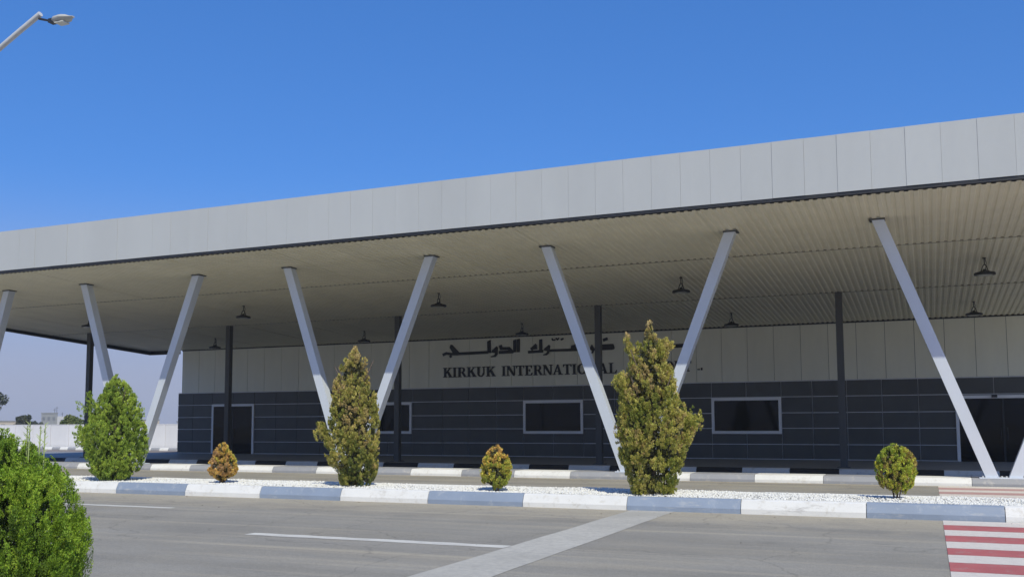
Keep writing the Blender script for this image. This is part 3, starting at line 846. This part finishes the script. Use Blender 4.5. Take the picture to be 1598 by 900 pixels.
# ================================================================== CONIFERS
CR = np.array([RIGHT.x, RIGHT.y]); CR = CR / np.linalg.norm(CR)      # the asymmetry axis of the crowns
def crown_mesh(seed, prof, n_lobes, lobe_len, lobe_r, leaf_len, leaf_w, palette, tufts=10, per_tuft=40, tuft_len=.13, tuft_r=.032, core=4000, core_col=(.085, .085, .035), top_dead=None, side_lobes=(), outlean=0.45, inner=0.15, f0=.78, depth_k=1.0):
    rng = np.random.default_rng(seed)
    prof = np.array(prof, float); prof[:, 1:] *= .94
    def rad(z, ph):
        l = np.interp(z, prof[:, 0], prof[:, 1]); r = np.interp(z, prof[:, 0], prof[:, 2])
        m = (l + r) / 2 * depth_k
        c = np.cos(ph)
        side = np.where(c > 0, r, l)
        return m + (side - m) * np.abs(c)
    z0, z1 = prof[0, 0], prof[-1, 0]
    # sample heights in proportion to girth
    zz = np.linspace(z0, z1, 200); w = np.interp(zz, prof[:, 0], prof[:, 1] + prof[:, 2]) + 0.05
    lz = rng.choice(zz, n_lobes, p=w / w.sum()) + rng.uniform(-.02, .02, n_lobes)
    ph = rng.uniform(0, 2 * np.pi, n_lobes)
    frac = np.where(rng.random(n_lobes) < inner, rng.uniform(.2, .6, n_lobes), rng.uniform(f0, 1.0, n_lobes))
    lz = np.clip(lz, z0 + 0.02, z1)
    rr_ = rad(lz, ph) * frac
    out = np.stack([np.cos(ph) * CR[0] - np.sin(ph) * CR[1], np.cos(ph) * CR[1] + np.sin(ph) * CR[0], np.zeros(n_lobes)], 1)
    ll = lobe_len * rng.uniform(.6, 1.3, n_lobes) * np.clip(0.55 + 0.6 * rad(lz, ph) / max(rad(zz, 0).max(), .01), .5, 1.15)
    lr = lobe_r * rng.uniform(.65, 1.25, n_lobes)
    d = out * (outlean * rng.uniform(.3, 1.3, n_lobes))[:, None] + np.array([0, 0, 1.0]) + rng.normal(0, .12, (n_lobes, 3))
    d /= np.linalg.norm(d, axis=1)[:, None]
    rad_base = np.clip(rr_ - lr * 0.9, 0, None)
    base = out * rad_base[:, None]; base[:, 2] = lz - ll * 0.6
    base[:, 2] = np.maximum(base[:, 2], z0 * 0.6)
    if len(side_lobes):
        for (sx, sy, sz, L, r_) in side_lobes:
            v = np.array([CR[0] * sx - CR[1] * sy, CR[1] * sx + CR[0] * sy, sz])
            k = 7
            base = np.vstack([base, v + rng.normal(0, r_ * .6, (k, 3)) - np.array([0, 0, L * .4])])
            dd = np.array([CR[0] * np.sign(sx) * .35, CR[1] * np.sign(sx) * .35, 1.0]); dd /= np.linalg.norm(dd)
            dd = dd + rng.normal(0, .15, (k, 3)); d = np.vstack([d, dd / np.linalg.norm(dd, axis=1)[:, None]])
            ll = np.r_[ll, np.full(k, L) * rng.uniform(.7, 1.2, k)]; lr = np.r_[lr, np.full(k, r_) * rng.uniform(.7, 1.2, k)]
    nl = len(base)
    # every lobe carries small flame-shaped tufts on its surface, every tuft carries leaf sprays
    def frame(D):
        ref = np.where(np.abs(D[:, 2:3]) < .9, np.array([[0, 0, 1.0]]), np.array([[1.0, 0, 0]]))
        A = np.cross(D, ref); A /= np.linalg.norm(A, axis=1)[:, None]
        return A, np.cross(D, A)
    nt_ = nl * tufts
    ti = np.repeat(np.arange(nl), tufts)
    t = rng.random(nt_) ** 0.8; a = rng.uniform(0, 2 * np.pi, nt_)
    D = d[ti]; A, B = frame(D)
    radial = A * np.cos(a)[:, None] + B * np.sin(a)[:, None]
    shape = np.sin(np.pi * np.clip(t * .9 + .1, 0, 1) ** .75) ** .8
    tb = base[ti] + D * (t * ll[ti])[:, None] + radial * (lr[ti] * shape * rng.uniform(.55, 1.0, nt_))[:, None]
    td = D * .8 + radial * rng.uniform(.1, .75, nt_)[:, None] + np.array([0, 0, .35]) + rng.normal(0, .15, (nt_, 3)); td /= np.linalg.norm(td, axis=1)[:, None]
    tl = tuft_len * rng.uniform(.6, 1.4, nt_); tr_ = tuft_r * rng.uniform(.7, 1.3, nt_)
    pal = np.array(palette, float)
    # neighbouring lobes share a hue: smooth variation over the crown plus chance
    f = 0.5 + 0.30 * np.sin(base[:, 0] * 5.1 + seed) * np.cos(base[:, 1] * 4.3 + base[:, 2] * 3.7) + rng.normal(0, .16, nl)
    if top_dead is not None:
        f = f + top_dead(base, rng)
    ft = np.clip(f[ti] + rng.normal(0, .15, nt_), 0, .999) * (len(pal) - 1)
    i0 = ft.astype(int); fr_ = (ft - i0)[:, None]
    tc = (pal[i0] * (1 - fr_) + pal[np.minimum(i0 + 1, len(pal) - 1)] * fr_) * rng.uniform(.8, 1.2, nt_)[:, None]
    n = nt_ * per_tuft
    li = np.repeat(np.arange(nt_), per_tuft)
    t = rng.random(n) ** .9; a = rng.uniform(0, 2 * np.pi, n)
    D = td[li]; A, B = frame(D)
    radial = A * np.cos(a)[:, None] + B * np.sin(a)[:, None]
    rl = tr_[li] * np.sin(np.pi * np.clip(t * .88 + .12, 0, 1) ** .8) ** .8 * rng.uniform(.3, 1, n) ** .5
    pos = tb[li] + D * ((t - .45) * tl[li])[:, None] + radial * rl[:, None]
    dr = D * .9 + radial * rng.uniform(.1, .7, n)[:, None] + rng.normal(0, .2, (n, 3)); dr /= np.linalg.norm(dr, axis=1)[:, None]
    # sprays lie roughly flat against the tuft, so that each tuft has a lit and an unlit flank
    nrm = radial + rng.normal(0, .45, (n, 3)) + D * .2
    wv = np.cross(dr, nrm); wv /= np.linalg.norm(wv, axis=1)[:, None]
    L = leaf_len * rng.uniform(.6, 1.35, n); Wd = leaf_w * rng.uniform(.7, 1.3, n)
    tint = tc[li] * rng.uniform(.8, 1.22, n)[:, None] * (1 + rng.normal(0, .05, (n, 3)))
    # trim stray sprays back to the outline of the crown
    lob = ti[li]
    q = pos + dr * (L * .5)[:, None]
    rx, ry = q[:, 0] * CR[0] + q[:, 1] * CR[1], -q[:, 0] * CR[1] + q[:, 1] * CR[0]
    lim = rad(np.clip(q[:, 2], z0, z1), np.arctan2(ry, rx)) * 1.05 + .02
    keep = (lob >= n_lobes) | ((np.hypot(rx, ry) < lim) & (q[:, 2] < z1 + .03))
    pos, dr, wv, L, Wd, tint = pos[keep], dr[keep], wv[keep], L[keep], Wd[keep], tint[keep]
    n = len(pos)
    # bigger sprays filling the inside, their darker tint paints shade into the gaps
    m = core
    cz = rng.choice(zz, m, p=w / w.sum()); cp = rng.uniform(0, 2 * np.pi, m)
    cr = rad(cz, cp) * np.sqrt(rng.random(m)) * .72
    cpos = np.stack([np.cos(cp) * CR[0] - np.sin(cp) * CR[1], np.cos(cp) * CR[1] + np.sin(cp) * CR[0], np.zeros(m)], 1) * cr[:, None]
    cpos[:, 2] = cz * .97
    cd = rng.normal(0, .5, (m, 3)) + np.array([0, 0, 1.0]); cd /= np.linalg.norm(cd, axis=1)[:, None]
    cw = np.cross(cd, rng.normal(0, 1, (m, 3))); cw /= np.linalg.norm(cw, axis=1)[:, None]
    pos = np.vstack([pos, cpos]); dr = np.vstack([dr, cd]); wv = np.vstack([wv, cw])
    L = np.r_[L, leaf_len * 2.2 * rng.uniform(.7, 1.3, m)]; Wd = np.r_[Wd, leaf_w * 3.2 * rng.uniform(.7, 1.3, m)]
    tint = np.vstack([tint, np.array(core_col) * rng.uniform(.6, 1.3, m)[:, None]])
    n += m
    v0 = pos - dr * (L * .3)[:, None]
    v1 = pos + dr * (L * .25)[:, None] + wv * (Wd * .5)[:, None]
    v2 = pos + dr * (L * .7)[:, None]
    v3 = pos + dr * (L * .25)[:, None] - wv * (Wd * .5)[:, None]
    V = np.stack([v0, v1, v2, v3], 1)
    V[:, :, 2] = np.maximum(V[:, :, 2], 0.01)
    F = np.arange(n * 4).reshape(n, 4)
    return V.reshape(-1, 3), F, np.repeat(np.clip(tint, .004, 1), 4, 0)

def conifer(name, label, cat, loc, seed, prof, trunk_h, trunk_r, group=None, stems=1, **kw):
    t = thing(name, label, cat, loc, 0, group)
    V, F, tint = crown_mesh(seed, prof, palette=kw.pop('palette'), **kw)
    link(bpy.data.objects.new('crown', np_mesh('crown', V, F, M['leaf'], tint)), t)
    b = MB(); r = random.Random(seed)
    if stems == 1:
        b.tube([(0, 0, -0.05), (0.01, 0, trunk_h * .3), (-0.01, 0.01, trunk_h * .65), (0, 0, trunk_h)], [trunk_r, trunk_r * .8, trunk_r * .5, trunk_r * .15], 8)
        for k in range(10):
            a = r.uniform(0, 6.28); z = trunk_h * r.uniform(.1, .75); q = trunk_h * .16
            b.tube([(0, 0, z), (math.cos(a) * q * .6, math.sin(a) * q * .6, z + q * .6), (math.cos(a) * q, math.sin(a) * q, z + q * 1.5)], [trunk_r * .35, trunk_r * .25, trunk_r * .1], 5)
    else:
        for k in range(stems):
            a = 6.28 * k / stems + r.uniform(-.3, .3)
            b.tube([(0.035 * math.cos(a), 0.035 * math.sin(a), -0.05), (0.075 * math.cos(a), 0.075 * math.sin(a), trunk_h * .3), (0.14 * math.cos(a), 0.14 * math.sin(a), trunk_h * .8)], [trunk_r, trunk_r * .8, trunk_r * .4], 6)
    tr = b.build('trunk', M['bark'], t, smooth=True)
    return t

FRESH = [(.18, .265, .045), (.27, .38, .055), (.37, .48, .07), (.46, .56, .09)]
OLIVE = [(.14, .17, .04), (.30, .30, .065), (.46, .43, .11), (.56, .48, .15), (.52, .40, .18)]
OLIVE2 = [(.16, .20, .035), (.31, .32, .06), (.46, .44, .10), (.56, .49, .14), (.50, .38, .17)]
RUST = [(.36, .40, .07), (.62, .56, .10), (.74, .54, .13), (.72, .46, .14), (.54, .35, .17)]
GREENB = [(.21, .30, .045), (.36, .44, .06), (.50, .56, .07), (.56, .54, .08), (.38, .27, .10)]
k1, k2, k3 = 0.01564, 0.01394, 0.01208
gz = 0.235
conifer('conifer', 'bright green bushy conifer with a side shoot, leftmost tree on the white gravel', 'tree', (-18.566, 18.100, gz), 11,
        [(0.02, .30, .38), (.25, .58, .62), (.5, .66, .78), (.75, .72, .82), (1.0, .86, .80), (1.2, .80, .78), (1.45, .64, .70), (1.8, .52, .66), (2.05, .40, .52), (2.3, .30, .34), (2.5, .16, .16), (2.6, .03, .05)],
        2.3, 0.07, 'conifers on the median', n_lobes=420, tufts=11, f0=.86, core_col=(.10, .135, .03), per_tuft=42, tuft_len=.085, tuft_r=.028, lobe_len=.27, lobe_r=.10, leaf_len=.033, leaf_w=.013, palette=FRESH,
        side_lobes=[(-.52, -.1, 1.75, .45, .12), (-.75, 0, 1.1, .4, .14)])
conifer('conifer', 'slim olive-green conifer with a pointed top, in front of the door-side V column', 'tree', (-11.681, 18.232, gz), 22,
        [(0.02, .30, .42), (.3, .34, .52), (.55, .62, .54), (.9, .66, .56), (1.3, .58, .56), (1.6, .56, .56), (2.0, .52, .50), (2.3, .46, .36), (2.55, .38, .33), (2.8, .24, .27), (2.95, .10, .10), (3.07, .02, .03)],
        2.8, 0.07, 'conifers on the median', n_lobes=440, tufts=10, f0=.87, per_tuft=42, tuft_len=.07, tuft_r=.025, lobe_len=.22, lobe_r=.08, leaf_len=.030, leaf_w=.012, palette=OLIVE,
        top_dead=lambda p, r: 0.22 * (p[:, 2] - 1.2), side_lobes=[(-.66, -.1, 1.22, .28, .09), (-.56, 0, 1.02, .28, .09)])
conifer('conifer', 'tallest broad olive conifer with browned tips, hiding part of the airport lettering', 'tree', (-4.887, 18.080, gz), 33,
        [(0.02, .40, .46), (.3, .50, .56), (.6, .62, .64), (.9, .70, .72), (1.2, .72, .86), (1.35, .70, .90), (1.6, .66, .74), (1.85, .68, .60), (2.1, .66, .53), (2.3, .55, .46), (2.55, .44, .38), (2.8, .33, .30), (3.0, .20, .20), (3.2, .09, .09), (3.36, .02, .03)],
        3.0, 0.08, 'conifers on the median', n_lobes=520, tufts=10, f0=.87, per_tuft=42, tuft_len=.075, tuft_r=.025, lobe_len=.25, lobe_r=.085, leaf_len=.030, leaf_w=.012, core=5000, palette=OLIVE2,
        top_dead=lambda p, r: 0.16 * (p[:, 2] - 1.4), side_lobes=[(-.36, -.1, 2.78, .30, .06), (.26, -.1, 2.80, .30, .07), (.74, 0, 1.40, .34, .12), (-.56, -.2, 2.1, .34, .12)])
conifer('shrub', 'small rust-orange and yellow shrub standing before the white framed door', 'shrub', (-15.304, 18.230, gz), 44,
        [(0.06, .10, .11), (.18, .28, .28), (.32, .35, .38), (.45, .34, .37), (.6, .27, .27), (.75, .21, .20), (.86, .13, .11), (.93, .04, .04)],
        .5, 0.025, 'small round shrubs on the median', stems=3, n_lobes=190, tufts=7, per_tuft=30, tuft_len=.055, tuft_r=.018, lobe_len=.10, lobe_r=.045, leaf_len=.028, leaf_w=.012, core=900, palette=RUST,
        top_dead=lambda p, r: .25 - 1.1 * (p[:, 0] * CR[0] + p[:, 1] * CR[1]))
conifer('shrub', 'small golden egg-shaped shrub between the two olive conifers', 'shrub', (-8.145, 18.039, gz), 55,
        [(0.06, .12, .12), (.16, .28, .27), (.3, .33, .33), (.45, .33, .33), (.6, .29, .29), (.75, .22, .21), (.84, .14, .13), (.90, .05, .05)],
        .45, 0.025, 'small round shrubs on the median', stems=3, n_lobes=200, tufts=7, per_tuft=30, tuft_len=.055, tuft_r=.018, lobe_len=.10, lobe_r=.042, leaf_len=.027, leaf_w=.012, core=900, palette=RUST,
        top_dead=lambda p, r: -.12 - .5 * (p[:, 0] * CR[0] + p[:, 1] * CR[1]) + .5 * (p[:, 2] - .5))
conifer('shrub', 'small round green shrub on thin bare stems right of the tallest conifer', 'shrub', (-0.563, 18.511, gz), 66,
        [(0.14, .14, .17), (.22, .28, .28), (.4, .36, .36), (.55, .37, .37), (.7, .32, .34), (.82, .24, .27), (.9, .17, .19), (.95, .06, .07)],
        .5, 0.013, 'small round shrubs on the median', stems=5, n_lobes=230, tufts=7, per_tuft=30, tuft_len=.065, tuft_r=.016, lobe_len=.13, lobe_r=.04, leaf_len=.028, leaf_w=.011, f0=.88, core=1000, palette=GREENB, outlean=.25,
        top_dead=lambda p, r: .25 + .5 * (p[:, 0] * CR[0] + p[:, 1] * CR[1]) - .5 * (p[:, 2] - .3))
NEARG = [(.11, .18, .025), (.18, .295, .03), (.27, .41, .04), (.37, .50, .06)]
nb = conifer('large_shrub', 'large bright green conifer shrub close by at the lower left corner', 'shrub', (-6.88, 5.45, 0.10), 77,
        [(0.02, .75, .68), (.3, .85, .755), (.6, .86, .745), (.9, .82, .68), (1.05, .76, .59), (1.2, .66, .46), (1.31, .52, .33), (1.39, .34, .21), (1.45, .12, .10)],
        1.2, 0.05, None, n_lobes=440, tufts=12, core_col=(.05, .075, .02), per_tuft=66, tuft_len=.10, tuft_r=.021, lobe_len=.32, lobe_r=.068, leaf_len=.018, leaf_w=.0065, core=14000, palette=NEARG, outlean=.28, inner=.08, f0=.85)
# thin upright shoots rising out of the large shrub
b = MB(); r = random.Random(5)
for (dx_, h0, h1) in ((.30, 1.33, 1.53), (.34, 1.33, 1.49), (.40, 1.28, 1.52), (.22, 1.35, 1.50)):
    px_, py_ = dx_ * CR[0] - .05, dx_ * CR[1] + r.uniform(-.1, .1)
    b.tube([(px_, py_, h0 - .15), (px_ + .005, py_, (h0 + h1) / 2), (px_ + .012, py_, h1)], [.006, .005, .002], 5)
    for k in range(9):
        z = h0 + (h1 - h0) * k / 9; a = r.uniform(0, 6.28)
        b.tube([(px_, py_, z), (px_ + .03 * math.cos(a), py_ + .03 * math.sin(a), z + .03)], [.005, .001], 3)
m, nt, bs = new_mat('pale_shoot'); bs.inputs['Base Color'].default_value = (.33, .40, .16, 1); bs.inputs['Roughness'].default_value = .7
b.build('shoot', m, nb)

# ================================================================== FAR SIDE
bw = thing('boundary_wall', 'long pale concrete panel wall along the far left boundary', 'wall', (-60, 55.0, -0.1))
wp = MB(); wp.box(0.012, 1.738, 0, 0.14, 0, 1.69); wp.box(0.012, 1.738, -0.02, 0.16, 1.69, 1.74)
wpm = wp.mesh('wall_panel', M['wall_white'])
pm = MB(); pm.box(-0.09, 0.09, -0.03, 0.2, -0.1, 1.70); pmm = pm.mesh('post', M['wall_white'])
for k in range(44):
    x = -96 + 1.93 * k
    if x > -18: break
    o = link(bpy.data.objects.new('wall_panel', wpm), bw); o.location = (x + 60 + 0.096, rr.uniform(0, .012), 0)
    o = link(bpy.data.objects.new('post', pmm), bw); o.location = (x + 60, 0.02, 0)
def post(x, y, h, label):
    t = thing('marker_post', label, 'post', (x, y, -0.06))
    b = MB(); b.tube([(0, 0, -0.1), (0, 0, h)], [.045, .04], 8); b.build('pole', M['steel'], t)
    b = MB(); b.box(-.07, .07, -.03, .03, h - .12, h); b.build('cap', M['trim'], t)
post(-64.9, 54.4, 1.45, 'thin grey marker post in front of the far pale boundary wall')

def broad_tree(name, label, loc, h, w, seed, pal, n=2600, leaf=.22, trunk=.3, trunk_frac=.45, clumps=16):
    rng = np.random.default_rng(seed)
    t = thing(name, label, 'tree', loc, 0, 'trees beyond the boundary wall')
    cc = rng.normal(0, 1, (clumps, 3)); cc /= np.linalg.norm(cc, axis=1)[:, None]
    cc *= rng.uniform(.3, 1, (clumps, 1)) ** .5
    cc = cc * np.array([w / 2 * .75, w / 2 * .75, h * (1 - trunk_frac) / 2 * .8]) + np.array([0, 0, h * (1 + trunk_frac) / 2])
    li = rng.integers(0, clumps, n)
    off = rng.normal(0, 1, (n, 3)); off /= np.linalg.norm(off, axis=1)[:, None]; off *= rng.uniform(.3, 1, (n, 1)) ** .5
    pos = cc[li] + off * w * .17
    dr = off + rng.normal(0, .6, (n, 3)); dr /= np.linalg.norm(dr, axis=1)[:, None]
    wv = np.cross(dr, rng.normal(0, 1, (n, 3))); wv /= np.linalg.norm(wv, axis=1)[:, None]
    L = leaf * rng.uniform(.6, 1.3, n)[:, None]
    V = np.stack([pos - dr * L * .5, pos + wv * L * .3, pos + dr * L * .5, pos - wv * L * .3], 1).reshape(-1, 3)
    pal = np.array(pal); tint = pal[rng.integers(0, len(pal), clumps)][li] * rng.uniform(.7, 1.3, n)[:, None]
    link(bpy.data.objects.new('crown', np_mesh('crown', V, np.arange(n * 4).reshape(n, 4), M['leaf'], np.repeat(tint, 4, 0))), t)
    b = MB()
    b.tube([(0, 0, -.3), (.05, 0, h * .35), (0, .05, h * .75)], [trunk, trunk * .7, trunk * .25], 8)
    for k in range(6):
        c = cc[k]; b.tube([(0, 0, h * .35), tuple(c * .6 + np.array([0, 0, h * .14])), tuple(c)], [trunk * .4, trunk * .3, trunk * .1], 5)
    b.build('trunk', M['bark'], t, smooth=True)
FARG = [(.10, .14, .05), (.14, .18, .06), (.18, .21, .08)]
DARKG = [(.055, .07, .04), (.075, .09, .05), (.09, .10, .06)]
broad_tree('tree', 'grey-green tree at the left picture edge rising above the boundary wall', (-80.9, 63.5, -.4), 5.4, 3.4, 1, [(.07, .085, .06), (.10, .11, .075)], trunk=.12, trunk_frac=.5)
broad_tree('tree', 'low dark tree beyond the wall left of the grey block building', (-129.7, 108.0, -.4), 3.7, 2.6, 2, DARKG, leaf=.3, trunk=.14, trunk_frac=.35)
broad_tree('tree', 'fresh green tree beyond the wall beside the grey block building', (-77.9, 70.3, -.4), 2.95, 2.3, 3, FARG, trunk=.1, trunk_frac=.4)
broad_tree('tree', 'fresh green tree beyond the wall partly behind the leftmost conifer', (-76.0, 70.9, -.4), 3.2, 2.4, 4, FARG, trunk=.1, trunk_frac=.4)
broad_tree('tree', 'tiny dark bush seen over the wall at the foot of the grey block', (-163.0, 138.0, -.4), 3.0, 3.6, 5, DARKG, leaf=.35, trunk=.1, trunk_frac=.3)
M['far_pane'] = paint('far_window_pane', (.15, .16, .18), .3)
# the block building far away
fb = thing('far_building', 'small grey block building with roof aerials far beyond the wall', 'building', (-251.0, 219.5, -.4), math.radians(48))
b = MB(); b.box(-3.3, 1.2, 0, 6, 0, 5.6); b.build('wall', M['far_grey'], fb)
b = MB(); b.box(1.201, 3.6, -.4, 6, 0, 4.7); b.build('annex', M['far_white'], fb)
b = MB(); b.box(-3.45, 1.35, -.15, 6.15, 5.601, 5.85); b.build('roof', M['far_grey'], fb)
for wx in (-2.6, -1.2, .2):
    for wz in (1.0, 3.4):
        f = MB(); f.box(wx - .45, wx + .45, -.05, .02, wz, wz + 1.2); o = f.build('window', M['far_grey'], fb)
        q = MB(); q.box(wx - .36, wx + .36, -.07, -.051, wz + .1, wz + 1.1); q.build('pane', M['far_pane'], o)
f = MB(); f.box(2.2, 2.9, -.45, -.401, 2.0, 3.6); o = f.build('window', M['trim'], fb)
for ax, ah in ((.4, 7.2), (1.0, 7.8), (2.6, 6.0)):
    q = MB(); q.tube([(ax, 1, 4.7), (ax, 1, ah)], [.09, .05], 6); q.box(ax - .5, ax + .5, .97, 1.03, ah - .5, ah - .42); q.build('aerial', M['trim'], fb)
def low_house(x, y, w, h, rz, label, mat):
    t = thing('far_house', label, 'house', (x, y, -.4), rz, 'low houses on the horizon')
    b = MB(); b.box(-w / 2, w / 2, 0, 8, 0, h); b.build('wall', mat, t)
    b = MB(); b.box(-w / 2 - .2, w / 2 + .2, -.2, 8.2, h + .002, h + .3); b.build('roof', M['far_grey'], t)
    for k in (-.28, .1, .34):
        f = MB(); f.box(w * k - .5, w * k + .5, -.05, .02, h * .35, h * .72); f.build('window', M['trim'], t)
M['far_tan'] = paint('far_tan_wall', (.42, .37, .30), .9, .05)
low_house(-262.0, 270.0, 9, 3.6, math.radians(44), 'low tan house on the horizon seen left of the terminal corner', M['far_tan'])
low_house(-247.0, 274.0, 6, 3.0, math.radians(44), 'low pale house on the horizon nearest the terminal corner', M['far_white'])
low_house(-272.0, 222.0, 9, 3.2, math.radians(48), 'low tan house on the horizon at the left picture edge', M['far_tan'])
low_house(-240.0, 290.0, 14, 2.8, math.radians(44), 'long low tan house on the horizon, partly behind the slanted column', M['far_tan'])

# ================================================================== HAZE
b = MB(); b.box(-650, 650, -400, 900, -1.4, 13.5)
hzo = tag(b.build('haze', []), 'thin dusty haze over the airfield', kind='stuff')
m = bpy.data.materials.new('dusty_air'); m.use_nodes = True
nt = m.node_tree; nt.nodes.clear()
out = nt.nodes.new('ShaderNodeOutputMaterial'); pv = nt.nodes.new('ShaderNodeVolumePrincipled')
pv.inputs['Color'].default_value = (.80, .85, .95, 1); pv.inputs['Density'].default_value = 0.00055
pv.inputs['Anisotropy'].default_value = 0.0
nt.links.new(pv.outputs[0], out.inputs['Volume'])
hzo.data.materials.append(m)
